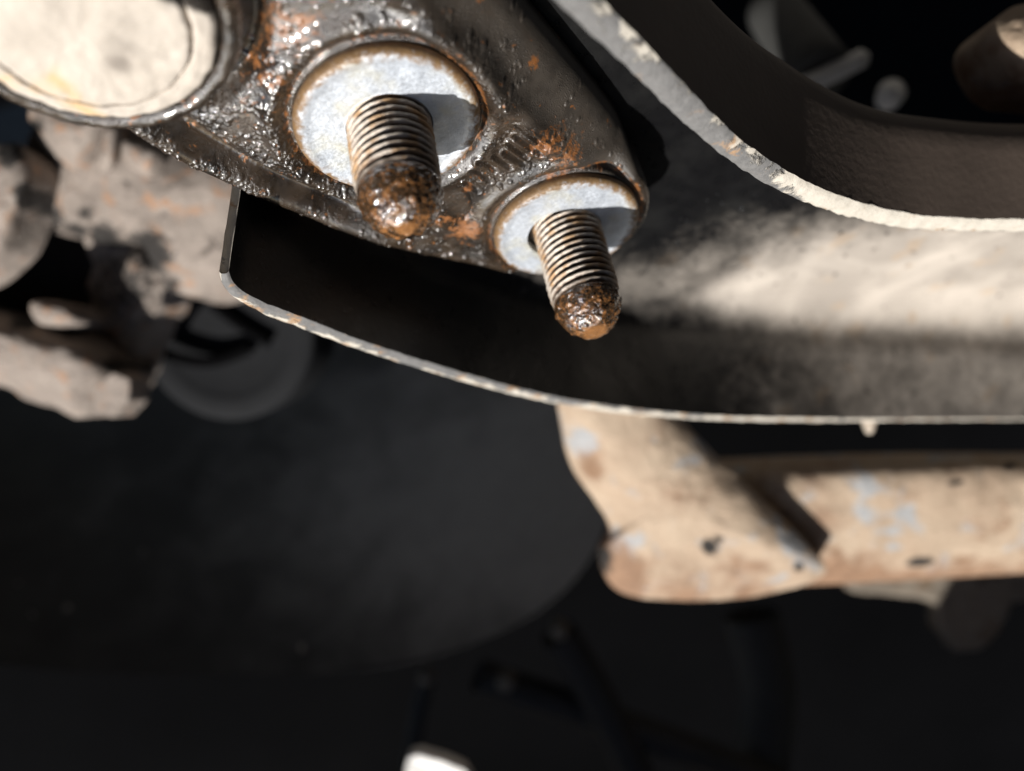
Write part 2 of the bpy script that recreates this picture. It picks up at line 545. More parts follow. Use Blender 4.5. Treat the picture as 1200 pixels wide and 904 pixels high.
# outer skin: offset along the section normal
tan = np.gradient(SEC, axis=1)
tan /= np.linalg.norm(tan, axis=2, keepdims=True) + 1e-9
run = np.gradient(SEC, axis=0)
run /= np.linalg.norm(run, axis=2, keepdims=True) + 1e-9
nor = np.cross(run, tan)
nor /= np.linalg.norm(nor, axis=2, keepdims=True) + 1e-9
if nor[NS // 2, nsec // 2, 2] > 0:
    nor = -nor
for k in range(nsec):           # calm the offset direction along the run
    for c in range(3):
        nor[:, k, c] = np.convolve(np.pad(nor[:, k, c], 6, mode='edge'), np.ones(13) / 13, 'valid')
OUT = SEC + nor * (TH * np.interp(np.arange(NS), [0, 4, 12], [0.42, 0.6, 1.0]))[:, None, None]
out2 = -inU * TH
for k_, w_ in ((nsec - 1, 1.0), (nsec - 2, 0.8), (nsec - 3, 0.55), (nsec - 4, 0.3)):
    tgt = SEC[:, k_] + np.c_[out2, np.zeros(NS)]
    OUT[:, k_] = OUT[:, k_] * (1 - w_) + tgt * w_
lab_arm = 'black pressed steel control arm channel with dusty web and chipped pale edges'
arm = thing('control_arm', face(60, -60, WEB), lab_arm, 'control arm')
uvh = SEC.reshape(-1, 3)
P_in = face(uvh[:, 0], uvh[:, 1], uvh[:, 2])
pxs = CX + F * P_in[:, 0] / -P_in[:, 2]
pys = CY - F * P_in[:, 1] / -P_in[:, 2]
kk = np.tile(np.arange(nsec), NS)
# road dust caked on the open web, thinning towards the bends and the bolted end
lo_line = np.interp(pxs, [560, 640, 760, 900, 1050, 1200, 1300], [335, 360, 408, 436, 448, 458, 458])
hi_line = np.interp(pxs, [560, 640, 760, 850, 1000, 1100, 1200, 1300], [320, 330, 335, 300, 272, 262, 262, 262])
mid = (lo_line + hi_line) / 2
half = np.maximum((lo_line - hi_line) / 2, 4)
dust = np.clip(1.35 - np.abs(pys - mid) / half * 0.8, 0, 1) * np.clip((pxs - 685) / 270, 0.0, 1) * np.clip((kk - 6) / 9, 0, 1) * (kk < 52)
halo = np.clip(1.5 - np.abs(pys - mid) / (half + 30) * 0.9, 0, 1) * np.clip((pxs - 470) / 260, 0, 1) * np.clip((kk - 6) / 10, 0, 1)
dust = np.maximum(dust, 0.42 * halo)
dust = np.maximum(dust, 0.46 * np.clip((pxs - 680) / 350, 0, 1) * np.clip((34 - kk) / 14, 0, 1))
mesh('channel', P_in, grid_faces(NS, nsec), ARM, arm, {'dust': dust})
ov = OUT.reshape(-1, 3)
P_out = face(ov[:, 0], ov[:, 1], ov[:, 2])
mesh('outer_skin', P_out, grid_faces(NS, nsec)[:, ::-1], FILM, arm)

def rim(name, a, b, chip, mat=EDGE, rows=7, brown=0.0):
    """rounded worn edge joining the two skins"""
    a, b = np.asarray(a), np.asarray(b)
    k = len(a)
    ctr = (a + b) / 2
    R = []
    dirn = b - a
    t = np.gradient(ctr, axis=0)
    t /= np.linalg.norm(t, axis=1)[:, None] + 1e-9
    up = np.cross(dirn, t)
    up /= np.linalg.norm(up, axis=1)[:, None] + 1e-9
    if chip is not None and (up[:, 2].mean() < 0):
        up = -up
    for f_ in np.linspace(0, 1, rows):
        R.append(a + dirn * f_ + up * (0.42 * (1 - abs(2 * f_ - 1) ** 3)))
    R = np.stack(R, 1).reshape(-1, 3)
    P = face(R[:, 0], R[:, 1], R[:, 2])
    P = P + (fbm(P, 0.7, 3, 5.0) * 0.2)[:, None] * Nn + (fbm(P, 0.25, 3, 9.0) * 0.35)[:, None] * Vv * 0.7
    f2 = np.tile(np.linspace(0, 1, rows), k)
    at_ = {'chip': (np.repeat(chip, rows) + 0.28 * f2) if chip is not None else np.full(len(P), 0.6)}
    at_['brown'] = np.full(len(P), brown)
    return mesh(name, P, grid_faces(k, rows), mat, arm, at_, fix=False)
chipU = np.interp(np.arange(NS) / NS, [0, 0.10, 0.22, 0.34, 0.43, 0.5, 1], [0.14, 0.24, 0.14, 0.16, 0.34, 0.66, 0.75])
rim('upper_edge', SEC[:, -1], OUT[:, -1], chipU)
rim('lower_edge', SEC[:, 0], OUT[:, 0], np.interp(np.arange(NS) / NS, [0, 0.2, 0.4, 0.5], [0.26, 0.30, 0.45, 0.55]), brown=0.06)
# cut end of the channel
rim('cut_end', SEC[0, :30], OUT[0, :30], None)
# beads of water left standing on the painted web
bv_, bf_ = [], []
spots = [(868, 246, 0.75), (795, 286, 0.6), (806, 262, 0.4), (845, 240, 0.4), (889, 262, 0.45), (985, 275, 0.5), (775, 300, 0.35), (828, 232, 0.35), (810, 292, 0.35)]
spots += [(rng.uniform(770, 960), rng.uniform(225, 330), rng.uniform(0.12, 0.3)) for _ in range(40)]
for px, py, r in spots:
    k_ = np.argmin((pxs - px) ** 2 + (pys - py) ** 2 + 1e6 * ((kk < 20) | (kk > 46)))
    c_ = P_in[k_]
    o_ = len(bv_)
    for a in np.linspace(0, math.pi / 2, 5):
        for b in np.linspace(0, 2 * math.pi, 12, endpoint=False):
            bv_.append(c_ + r * (math.cos(a) * (math.cos(b) * Uu + math.sin(b) * Vv) + (0.75 * math.sin(a) - 0.1) * Nn))
    bf_ += [[i_ + o_ for i_ in f_] for f_ in grid_faces(5, 12, True)]
o = mesh('water_beads', bv_, bf_, BEADS, arm)
tag(o, kind='stuff')
# a drip of mud hanging from the lower lip
A = np.array(face(*(OUT[int(NS * .80), 0] - [0, 0, .5])))
dp = at(1018, 499, 216)
tube_between('mud_drip', dp + np.array([0, 2.2, 0]), dp + np.array([0.2, -2.2, 0]), 2.2, 1.0, MUD, arm, 14, bevel=0.5)

# ================================================================== ball joint
P2 = on(665.2, 271.5)
CUP = np.array([-30.6, 23.0])
low_b = np.array([(-37.5, 4.5), (-33.5, -2.2), (-29.4, -7.9), (-22.7, -15.3), (-14.0, -23.2), (-4.8, -30.0), (5.0, -36.3), (13.0, -41.0), (20.0, -43.6)])
ang = np.radians(np.linspace(-105, 38, 15))
end_b = np.stack([P2[0] + 15.6 * np.cos(ang), P2[1] + 15.6 * np.sin(ang)], -1)
up_b = np.array([(37.0, -14.0), (31.2, -5.0), (22.8, 7.2), (17.0, 15.8), (9, 28), (-4, 40)])
cup_b = np.array([(-20, 44), (-36, 43), (-46, 36), (-49.5, 23), (-46, 12)])
poly = catmull(np.vstack([low_b, end_b[2:], up_b, cup_b]), 6, True)

def sdist(Q, poly, closed=True):
    a = poly
    b = np.roll(poly, -1, 0) if closed else poly[1:]
    if not closed:
        a = poly[:-1]
    best = np.full(len(Q), 1e9)
    inside = np.zeros(len(Q), bool)
    near = np.zeros((len(Q), 2))
    for s, e in zip(a, b):
        d = e - s
        t = np.clip(((Q - s) @ d) / (d @ d + 1e-12), 0, 1)
        pr = s + t[:, None] * d
        dd = np.hypot(*(Q - pr).T)
        k = dd < best
        best[k] = dd[k]
        near[k] = pr[k]
        c = (s[1] > Q[:, 1]) != (e[1] > Q[:, 1])
        with np.errstate(divide='ignore', invalid='ignore'):
            xi = (e[0] - s[0]) * (Q[:, 1] - s[1]) / (e[1] - s[1]) + s[0]
        inside ^= c & (Q[:, 0] < xi)
    return np.where(inside, best, -best), near

STEP = 0.15
us = np.arange(-50.5, 44.5, STEP)
vs_ = np.arange(-46, 32, STEP)
UU, VV = np.meshgrid(us, vs_, indexing='ij')
Q = np.stack([UU.ravel(), VV.ravel()], -1)
sd, near = sdist(Q, poly)
keep = sd > -STEP * 0.9
edge_v = keep & (sd < 0)
Q[edge_v] = near[edge_v]
idx = -np.ones(len(Q), int)
idx[keep] = np.arange(keep.sum())
Fq = grid_faces(len(us), len(vs_))
Fq = Fq[keep[Fq].all(1)]
Fq = idx[Fq]
Q, sd = Q[keep], np.maximum(sd[keep], 0)
dU = sdist(Q, catmull(up_b, 6), False)[0]
dU = np.abs(dU)
dL = np.abs(sdist(Q, catmull(low_b, 6), False)[0])
d1 = np.hypot(*Q.T)
d2 = np.hypot(*(Q - P2).T)
dc = np.hypot(*(Q - CUP).T)
sm = lambda x, a, b: (lambda t: t * t * (3 - 2 * t))(np.clip((x - a) / (b - a), 0, 1))
H = np.full(len(Q), -1.7)
H -= 2.2 * sm(d1, 16.5, 30) * sm(Q[:, 0] - 0.3 * Q[:, 1], 4, -14)
H += 1.5 * np.exp(-((dU - 8.6) / 2.0) ** 2) * sm(d2, 15, 22)
# sloping upper shoulder with a blunt crease
H -= 5.5 * np.clip((7.5 - dU) / 7.5, 0, 1) ** 1.15
# lower lip and the valley behind it
fade = sm(Q[:, 0], 2, -12)
groove = np.exp(-((dL - 5.8) / 2.3) ** 2) * fade
H -= 3.6 * groove
H -= 0.5 * np.exp(-((dL - 4.5) / 3) ** 2) * (1 - fade)
r_ = 2.4
e_ = np.clip(sd, 0, r_)
H -= r_ - np.sqrt(np.maximum(r_ ** 2 - (r_ - e_) ** 2, 0))
# pressed ring around each stud, seat under the washers
for d_, k in ((d1, 1.0), (d2, 0.7)):
    H += k * 1.15 * np.exp(-((d_ - 15.9) / 1.5) ** 2)
    H -= 0.55 * np.exp(-((d_ - 13.7) / 0.5) ** 2)
    m_ = d_ < 13.4
    H[m_] = H[m_] * 0 - 1.75
# channel round the cup
H -= 2.4 * np.exp(-((dc - 18.2) / 1.3) ** 2)
# stamped strokes between the studs
strokes = [((604, 142), (637, 165)), ((604, 158), (634, 180)), ((596, 168), (617, 184)), ((592, 178), (615, 193)), ((578, 181), (598, 196)), ((560, 184), (580, 199)), ((551, 195), (574, 212)), ((543, 212), (560, 224))]
for a, b in strokes:
    a, b = on(*a, -1.7), on(*b, -1.7)
    dd = np.abs(sdist(Q, np.array([a, b]), False)[0])
    H -= 0.62 * np.exp(-(dd / 0.30) ** 2) - 0.25 * np.exp(-((dd - 0.75) / 0.3) ** 2)
arc = np.array([on(540 + 14 * math.cos(t), 240 + 17 * math.sin(t), -1.7) for t in np.linspace(-1.3, 1.2, 9)])
dd = np.abs(sdist(Q, arc, False)[0])
H -= 0.45 * np.exp(-(dd / 0.3) ** 2)
# cast skin and beads of oil and water standing on it
P3 = np.stack([Q[:, 0], Q[:, 1], np.zeros(len(Q))], -1)
free = np.where((d1 < 13.4) | (d2 < 13.4), 0.05, 1.0)
gx = 0.5 + 0.9 * fbm(P3, 0.11, 3, 6.0)
H += free * (1 - 0.7 * sm(dU, 9.0, 6.0)) * (0.12 * fbm(P3, 0.22, 2, 2.0) + 0.05 * fbm(P3, 1.3, 2, 9.0) * np.clip(gx, 0.1, 1))
Hm = np.full(len(us) * len(vs_), np.nan)
Hm[keep] = H
Hm = Hm.reshape(len(us), len(vs_))
add = np.zeros_like(Hm)
nb = 5600
for k in range(nb):
    if k < 1700:
        c = rng.uniform((-36, -14), (-8, 14))
    else:
        c = rng.uniform((-40, -44), (40, 26))
    r = rng.choice([0.2, 0.27, 0.36, 0.5], p=[0.45, 0.33, 0.17, 0.05])
    if mnoise.noise(Vector((c[0] * 0.16, c[1] * 0.16, 4.0))) < -0.02 - (0.25 if k < 1700 else 0):
        continue
    if math.hypot(c[0] - CUP[0], c[1] - CUP[1]) < 18 or math.hypot(*c) < 13.6 or math.hypot(c[0] - P2[0], c[1] - P2[1]) < 13.6:
        continue
    # fewer on the dry sloping shoulder
    if c[0] * 0.83 + c[1] * 0.56 > 20 and rng.random() < 0.75:
        continue
    i0, i1 = np.searchsorted(us, [c[0] - r, c[0] + r])
    j0, j1 = np.searchsorted(vs_, [c[1] - r, c[1] + r])
    if i1 <= i0 or j1 <= j0:
        continue
    g2 = 1 - ((us[i0:i1, None] - c[0]) ** 2 + (vs_[None, j0:j1] - c[1]) ** 2) / r ** 2
    add[i0:i1, j0:j1] = np.maximum(add[i0:i1, j0:j1], np.sqrt(np.maximum(g2, 0)) * r * 0.75)
H += add.ravel()[keep] * (1 - 0.85 * np.clip(groove * 1.4, 0, 1))
rust = np.zeros(len(Q))
for px, py, r, k in ((325, 40, 5.5, 0.75), (355, 28, 5, 0.7), (312, 85, 4.0, 0.75), (345, 72, 3.5, 0.5), (290, 118, 4, 0.5), (545, 268, 4.2, 1.0), (520, 258, 3, 0.7), (640, 165, 4.0, 0.9), (665, 178, 4.0, 0.8), (525, 52, 3.2, 0.5), (630, 92, 1.6, 0.8), (548, 222, 1.4, 1.0), (420, 245, 4, 0.55), (650, 205, 4, 0.8), (300, 180, 6, 0.4), (370, 190, 5, 0.35)):
    c = on(px, py, -1.7)
    rust = np.maximum(rust, k * np.exp(-(np.hypot(*(Q - c).T) / r) ** 2))
for d_ in (d1, d2):
    rust = np.maximum(rust, 0.75 * np.exp(-((d_ - 13.9) / 0.7) ** 2))
bj = thing('ball_joint', face(-10, 0, -9), 'greasy dark ball joint with round dust-caked cap and rust-spotted mounting plate', 'ball joint')
top = face(Q[:, 0], Q[:, 1], H)
# skirt down to the channel
ec = {}
for qd in Fq:
    for a, b in ((qd[0], qd[1]), (qd[1], qd[2]), (qd[2], qd[3]), (qd[3], qd[0])):
        kx = (min(a, b), max(a, b))
        ec[kx] = None if kx in ec else (a, b)
be = [v for v in ec.values() if v]
bv = sorted({i for e in be for i in e})
mp_ = {v: k + len(top) for k, v in enumerate(bv)}
skirt = face(Q[bv, 0], Q[bv, 1], np.full(len(bv), WEB + 0.6))
mesh('mounting_plate', np.vstack([top, skirt]), np.vstack([Fq, [[b, a, mp_[a], mp_[b]] for a, b in be]]), OILY, bj,
     {'rust': np.r_[rust, np.zeros(len(bv))], 'grain': np.r_[np.clip(gx + 0.15, 0, 1) * (1 - 0.35 * sm(dU, 9.0, 6.0)) * (1 - 0.75 * groove), np.zeros(len(bv))], 'dry': np.r_[0.85 * sm(dU, 9.0, 6.0), np.zeros(len(bv))]})
t_ = np.linspace(0, math.pi, 13)
prof = [(17.2, -7.5), (17.0, -3.0), (16.6, -1.2)] + [(15.2 + 1.3 * math.cos(a), -0.2 + 1.5 * math.sin(a)) for a in t_] + [(13.8, -0.4), (13.5, -0.9)]
lathe('rolled_rim', catmull(prof, 4), CUP, OILY, bj, 220, lambda R, T, Hh: {'rust': np.full(R.size, 0.0), 'grain': np.full(R.size, 0.6)}, wob=0.16)
capc = CUP + np.array([0.0, 0.3])
def cap_attr(R, T, Hh):
    x, y = R * np.cos(T), R * np.sin(T)
    X, Y = x + capc[0], y + capc[1]
    sm_ = np.zeros(X.shape)
    for px, py, r, k in ((138, 72, 1.6, 1.0), (142, 55, 2.6, 0.6), (150, 30, 2.5, 0.4), (40, 40, 3, 0.35), (70, 10, 3, 0.35)):
        c_ = on(px, py, 3.3)
        sm_ = np.maximum(sm_, k * np.exp(-(np.hypot(X - c_[0], Y - c_[1]) / r) ** 2))
    sm_ = np.maximum(sm_, np.exp(-((R - 11.15) / 0.22) ** 2) * np.clip(-x / 7 + 0.2, 0.03, 1))  # groove line darker, strongest on the left
    return {'worn': (np.clip((x * 0.6 + y * 0.8 - 5.8) / 3.0, 0, 1) * 0.9).ravel(), 'dark_mark': sm_.ravel()}
prof = [(13.9, -1.2), (13.9, 0.8), (13.75, 1.6), (13.2, 2.2), (12.3, 2.45), (11.45, 2.5), (11.15, 2.0), (10.9, 2.5), (10.4, 3.0), (8, 3.3), (5, 3.5), (2, 3.55), (0.0, 3.55)]
lathe('end_cap', catmull(prof, 5), capc, CAPM, bj, 160, cap_attr, wob=0.22)

# ================================================================== washers and studs
def washer(center, label, hole_off):
    hr = 6.12 if hole_off[0] > 0 else 6.55
    prof = [(hr, -1.6), (hr, -0.12), (hr + 0.25, 0.0), (8.5, -0.02), (10.6, 0.0), (11.5, 0.16), (12.1, 0.20), (12.65, 0.02), (13.0, -0.5), (13.05, -1.1), (12.9, -1.72)]
    prof = catmull(prof, 5)
    prof = np.vstack([prof, prof[:1]])
    th = np.linspace(0, 2 * np.pi, 120, endpoint=False)
    R, T = np.meshgrid(prof[:, 0], th, indexing='ij')
    Hh = np.repeat(prof[:, 1][:, None], 120, 1)
    k = np.clip((13 - R) / 6.5, 0, 1)
    P = face(center[0] + R * np.cos(T) + hole_off[0] * k, center[1] + R * np.sin(T) + hole_off[1] * k, Hh)
    P = P + (fbm(P, 0.35, 3, 4) * 0.05)[:, None].reshape(*R.shape, 1) * Nn
    o = mesh('washer', P, grid_faces(len(prof), 120, True), ZINC, None, {'rim': (R / 13.05).ravel()}, origin=face(*center, -1.7))
    return tag(o, label, 'washer', 'zinc washers on the ball joint plate')
washer((0, 0), 'large-looking zinc washer under the stud nearest the dusty cap', (0.1, 0.0))
washer(P2, 'zinc washer at the tapered end of the ball joint plate', (-0.75, -0.3))

def stud(center, Lt, Ltip, phase, label, drop=False, fr=2.6):
    st = thing('threaded_stud', face(*center, -5), label, 'stud', 'bare studs on the ball joint')
    seg, pit, dep = 96, 1.25, 0.72
    zs = np.arange(-4, Lt + 0.001, pit / 13)
    Z, T = np.meshgrid(zs, np.linspace(0, 2 * np.pi, seg, endpoint=False), indexing='ij')
    ph = (Z / pit - T / (2 * np.pi) + phase) % 1.0
    tri = 1 - np.abs(2 * ph - 1)
    prof = np.clip((tri - 0.12) / 0.76, 0, 1)
    run_out = np.clip((Lt - Z) / (pit * 2.0), 0, 1) ** 0.6
    crest = prof * run_out + (1 - run_out) * 0.38
    R = 6.0 - dep * (1 - crest)
    nz = fbm(np.stack([6 * np.cos(T), 6 * np.sin(T), Z + phase * 40], -1), 0.8, 3).reshape(R.shape)
    R = R + nz * 0.11
    P = face(center[0] + R * np.cos(T), center[1] + R * np.sin(T), Z)
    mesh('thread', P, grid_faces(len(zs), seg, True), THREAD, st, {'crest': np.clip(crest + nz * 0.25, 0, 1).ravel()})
    L = Ltip
    tp = [(5.3, -0.5), (5.6, 0.0), (5.5, 0.20 * L), (5.1, 0.42 * L), (4.4, 0.63 * L), (3.4, 0.82 * L), (fr + 0.55, 0.95 * L), (fr, L), (fr * 0.5, L * 1.01), (0.0, L * 1.012)]
    tp = catmull(tp, 14)
    th = np.linspace(0, 2 * np.pi, 200, endpoint=False)
    R, T = np.meshgrid(tp[:, 0], th, indexing='ij')
    Z = Lt + np.repeat(tp[:, 1][:, None], 200, 1)
    base = np.stack([R * np.cos(T), R * np.sin(T), Z + phase * 30], -1)
    nz = fbm(base, 0.55, 4).reshape(R.shape) * 0.24 + fbm(base, 1.6, 2, 7).reshape(R.shape) * 0.12
    k = np.clip((Z - Lt + 0.2) / 0.8, 0, 1)
    base0 = np.stack([R * np.cos(T), R * np.sin(T), Z - Lt], -1)
    bead = np.zeros(R.shape)
    for _ in range(300):
        zz = rng.uniform(0.3, L)
        rr_ = np.interp(zz, tp[:, 1], tp[:, 0])
        a_ = rng.uniform(0, 2 * math.pi)
        br = rng.choice([0.22, 0.3, 0.42, 0.6], p=[0.4, 0.3, 0.22, 0.08])
        dq = np.linalg.norm(base0 - np.array([rr_ * math.cos(a_), rr_ * math.sin(a_), zz]), axis=-1)
        bead = np.maximum(bead, np.sqrt(np.maximum(1 - (dq / br) ** 2, 0)) * br * 0.5)
    nz = nz * 0.6 + bead
    R2 = R + nz * k * np.clip(R / 3, 0, 1)
    P = face(center[0] + R2 * np.cos(T), center[1] + R2 * np.sin(T), Z + nz * k * 0.5 * np.clip(1 - R / 6, 0, 1))
    flat = np.clip((Z - Lt - L * 0.93) / (L * 0.05), 0, 1) * np.clip((fr + 0.5 - R) / 0.8, 0, 1)
    mesh('greased_tip', P, grid_faces(len(tp), 200, True), GREASE, st, {'flat': flat.ravel() * 0.9})
    if drop:
        e = face(center[0] + 0.3, center[1] - 2.2, Lt + L * 0.97)
        dn = np.array([0.0, -1.0, 0.1])
        tube_between('water_drop', e, e + dn * 1.5, 0.7, 0.35, GREASE, st, 16, bevel=0.6)
    return st
stud((0, 0), 11.5, 6.4, 0.1, 'shorter bare threaded stud beside the dusty cap, tip lumpy with wet rust', True, 1.2)
stud(P2, 15.0, 6.0, 0.55, 'slimmer bare threaded stud at the tapered end, tip rusty and wet', False, 2.0)

# ================================================================== steering knuckle (lower left, out of focus)
kn = thing('steering_knuckle', at(100, 300, 200), 'dusty tan-grey cast steering knuckle with dark openings behind the ball joint', 'knuckle')
def D(px, py, o=0.0):
    return 214 + (290 - px) * 0.05 + (py - 170) * 0.10 + o * 1.2

def pillow(name, outline, o, bulge, thick, mat, parent, rough=1.6, fr=0.09, sharp=2.2, grime_shade=(), depth=None, rusty=()):
    """cast lump: a closed outline swelling towards the viewer, with a rough skin"""
    C = catmull(np.array(outline, float), 10, True)
    cen = C.mean(0)
    k = len(C)
    V, px_ = [], []
    rs = [1.0] + list(1 - np.linspace(0, 1, 22) ** 1.6)[1:]
    dd = depth or D
    for r in rs:
        for p in C:
            q_ = cen + (p - cen) * max(r, 0.004)
            V.append(at(q_[0], q_[1], dd(q_[0], q_[1], o) - bulge * (1 - r ** sharp)))
            px_.append(q_)
    V = np.array(V)
    nz = fbm(V, fr, 4, o + 3) * rough + fbm(V, fr * 3.5, 3, o + 8) * rough * 0.22
    dirn = np.array([-0.15, -0.3, 0.94])
    V = V + nz[:, None] * dirn
    ring = V[:k] + np.array([0, 0, -thick])
    Fc = np.vstack([grid_faces(len(rs), k, True), [[k * len(rs) + i_, k * len(rs) + (i_ + 1) % k, (i_ + 1) % k, i_] for i_ in range(k)]])
    px_ = np.vstack([np.array(px_), C])
    gr = np.zeros(len(px_))
    for gx, gy, gr_, gk in grime_shade:
        gr = np.maximum(gr, gk * np.exp(-(np.hypot(px_[:, 0] - gx, px_[:, 1] - gy) / gr_) ** 2))
    ru = np.zeros(len(px_))
    for gx, gy, gr_, gk in rusty:
        ru = np.maximum(ru, gk * np.exp(-(np.hypot(px_[:, 0] - gx, px_[:, 1] - gy) / gr_) ** 2))
    return mesh(name, np.vstack([V, ring]), Fc, mat, parent, {'grime_shade': gr, 'rusty': ru + (0.12 if rusty else 0.0)}, fix=True)
GR = [(60, 255, 18, 0.9), (30, 200, 14, 0.7), (150, 215, 10, 0.5), (170, 300, 34, 1.0), (120, 285, 28, 0.9), (85, 275, 22, 0.8), (140, 330, 40, 1.0), (100, 250, 14, 0.6), (60, 190, 12, 0.5), (195, 335, 20, 0.7)]  # grease spots, plus recess shade painted around the openings
pillow('casting', [(18, 215), (40, 150), (90, 105), (220, 150), (312, 185), (312, 290), (284, 326), (236, 346), (200, 340), (186, 320), (176, 300), (150, 282), (112, 284), (84, 272), (48, 268), (26, 246)], 4, 15, 26, KNUCK, kn, 1.7, 0.06, 2.2, GR)
pillow('dark_gap_backing', [(-60, 240), (40, 235), (120, 260), (150, 320), (120, 400), (40, 400), (-60, 380)], 26, 3, 10, KNUCK, kn, 1.0, 0.1, 3, [(40, 320, 200, 3.0)])  # added backing painted near black, standing in for shade in the gap
pillow('boss', [(34, 128), (84, 110), (134, 128), (122, 172), (96, 200), (72, 190), (46, 166)], -7, 9, 22, KNUCK, kn, 1.0, 0.08, 2.4, [(40, 150, 14, 0.8)])
pillow('rib', [(122, 150), (140, 150), (134, 198), (114, 196)], -8, 4, 16, KNUCK, kn, 0.5, 0.15, 2.5)
pillow('rib', [(146, 165), (188, 176), (178, 208), (148, 192)], -7, 4, 14, KNUCK, kn, 0.5, 0.15, 2.5)
pillow('web', [(104, 276), (160, 268), (206, 300), (200, 340), (170, 390), (150, 440), (112, 440), (96, 400), (112, 340)], 16, 6, 20, KNUCK, kn, 4.0, 0.11, 2.5, [(150, 330, 60, 0.55), (120, 400, 40, 0.4), (170, 300, 40, 0.6)])
pillow('pinch_lug', [(-90, 352), (-30, 362), (20, 372), (62, 380), (104, 398), (134, 424), (136, 448), (118, 468), (98, 490), (60, 478), (0, 452), (-90, 424)], 0, 17, 26, KNUCK, kn, 1.8, 0.09, 2.6, [(30, 372, 20, 0.9), (80, 384, 18, 0.8), (130, 430, 16, 0.7)])
pillow('lug_lip', [(36, 356), (62, 352), (86, 362), (88, 380), (46, 380)], -9, 5, 14, KNUCK, kn, 0.8, 0.15, 2.5)
rough_solid('pinch_bolt_nut', [slab([(a, b, D(a, b, -14)) for a, b in ((108, 456), (132, 436), (152, 444), (150, 470), (132, 490), (110, 484))], 14)], KNUCK, kn, 0.5, 3, 0.3, 5.0)
pillow('side_arm', [(-60, 200), (10, 168), (34, 184), (40, 212), (26, 250), (2, 300), (-60, 330)], -14, 7, 14, KNUCK, kn, 1.2, 0.1, 3, [(30, 230, 18, 0.9), (10, 180, 20, 0.9)])

# ================================================================== round cover behind the knuckle
rc = thing('round_cover', at(262, 395, 290), 'round dark rubber cover with raised ribs behind the knuckle', 'cover')
def disc(name, cx, cy, d, prof, mat, parent, seg=72):
    c = at(cx, cy, d)
    nn = np.array([-0.10, -0.15, 0.98])
    nn /= np.linalg.norm(nn)
    x = np.cross([0, 1, 0], nn)
    x /= np.linalg.norm(x)
    y = np.cross(nn, x)
    th = np.linspace(0, 2 * np.pi, seg, endpoint=False)
    V = [c + r * (np.cos(t) * x + np.sin(t) * y) + h * nn for r, h in prof for t in th]
    return mesh(name, V, grid_faces(len(prof), seg, True), mat, parent)
disc('disc', 262, 386, 295, [(35, -25), (35, -2), (34.5, -0.7), (33.5, 0), (27, 0.1), (25.5, -0.4), (24, -1.0), (10, -0.8), (0, -0.6)], RUBBER, rc)
def strip(name, pts, wd, d, mat, parent, hgt=3.0):
    P = catmull(np.array([at(a, b, d) for a, b in pts]), 8)
    t = np.gradient(P, axis=0)
    t /= np.linalg.norm(t, axis=1)[:, None]
    sd_ = np.cross(t, [0, 0, 1.])
    k = len(P)
    prof = [(-1, -hgt), (-0.9, 0), (-0.5, 0.6), (0.5, 0.6), (0.9, 0), (1, -hgt)]
    V = np.stack([P + sd_ * wd * a + np.array([0, 0, b]) for a, b in prof], 1).reshape(-1, 3)
    return mesh(name, V, grid_faces(k, len(prof)), mat, parent)
strip('rib', [(160, 398), (200, 418), (245, 424), (292, 408)], 2.2, 292, DARK, rc)
strip('rib', [(248, 356), (280, 380), (316, 402)], 2.2, 292, DARK, rc)
strip('rib', [(190, 372), (226, 352), (262, 346)], 2.2, 292, RUBBER, rc)

# ================================================================== concave splash shield
shd = []
nr, na = 40, 96
for i in range(nr):
    r = i / (nr - 1)
    for j in range(na):
        a = 2 * math.pi * j / na
        ca, sa = math.cos(a), math.sin(a)
        ax = 420 if ca > 0 else 620
        ay = 290 if sa > 0 else 400
        rr = r * (1 + 0.025 * math.sin(3 * a + 0.5))
        ca, sa = math.copysign(abs(ca) ** 0.82, ca), math.copysign(abs(sa) ** 0.82, sa)
        shd.append(at(295 + ax * ca * rr, 508 + ay * sa * rr, 462 - 0.36 * ay * sa * rr - 80 * ((ax * ca * rr + 95) / 460) ** 2))
rim0 = np.array(shd[(nr - 1) * na:])
sf = [list(q_) for q_ in grid_faces(nr, na, True)]
sv = np.vstack([np.array(shd), rim0, rim0])
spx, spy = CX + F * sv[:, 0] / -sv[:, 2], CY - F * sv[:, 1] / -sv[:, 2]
light_falloff = np.exp(-(np.hypot((spx - 620) / 300, (spy - 600) / 190)) ** 2)  # light falloff painted into the colour: paler right, darker left and bottom
k0 = len(shd)
shd = np.vstack([np.array(shd), rim0, rim0 * 1.04])
sf += [list(q_ + k0) for q_ in grid_faces(2, na, True)]
o = mesh('splash_shield', shd, sf, PLASTIC, None, {'dust': light_falloff})  # this attribute carries the painted light falloff
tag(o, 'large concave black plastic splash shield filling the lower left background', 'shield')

# ================================================================== subframe tube and strap (lower right)
tb = thing('crossmember', at(1000, 612, 262), 'mud-coated tan crossmember tube with bent strap below the control arm', 'crossmember')
A, B = at(735, 617, 262), at(1360, 596, 262)
nseg, rows = 96, 200
V = []
for i in range(rows):
    t = i / (rows - 1)
    c = A + (B - A) * t
    rad = 20.8 + 1.0 * math.sin(t * 5)
    for j in range(nseg):
        a = 2 * math.pi * j / nseg
        sq = lambda x: math.copysign(abs(x) ** 0.6, x)
        yy, zz = sq(math.sin(a)) * rad * 1.02, sq(math.cos(a)) * rad * 0.9
        V.append(c + np.array([0, yy, zz + 0.45 * yy]))
V = np.array(V)
nz = fbm(V, 0.06, 4, 3)
V += (nz * 1.2)[:, None] * np.array([0, 0.3, 1])
tx, ty = CX + F * V[:, 0] / -V[:, 2], CY - F * V[:, 1] / -V[:, 2]
gm = np.zeros(len(V))
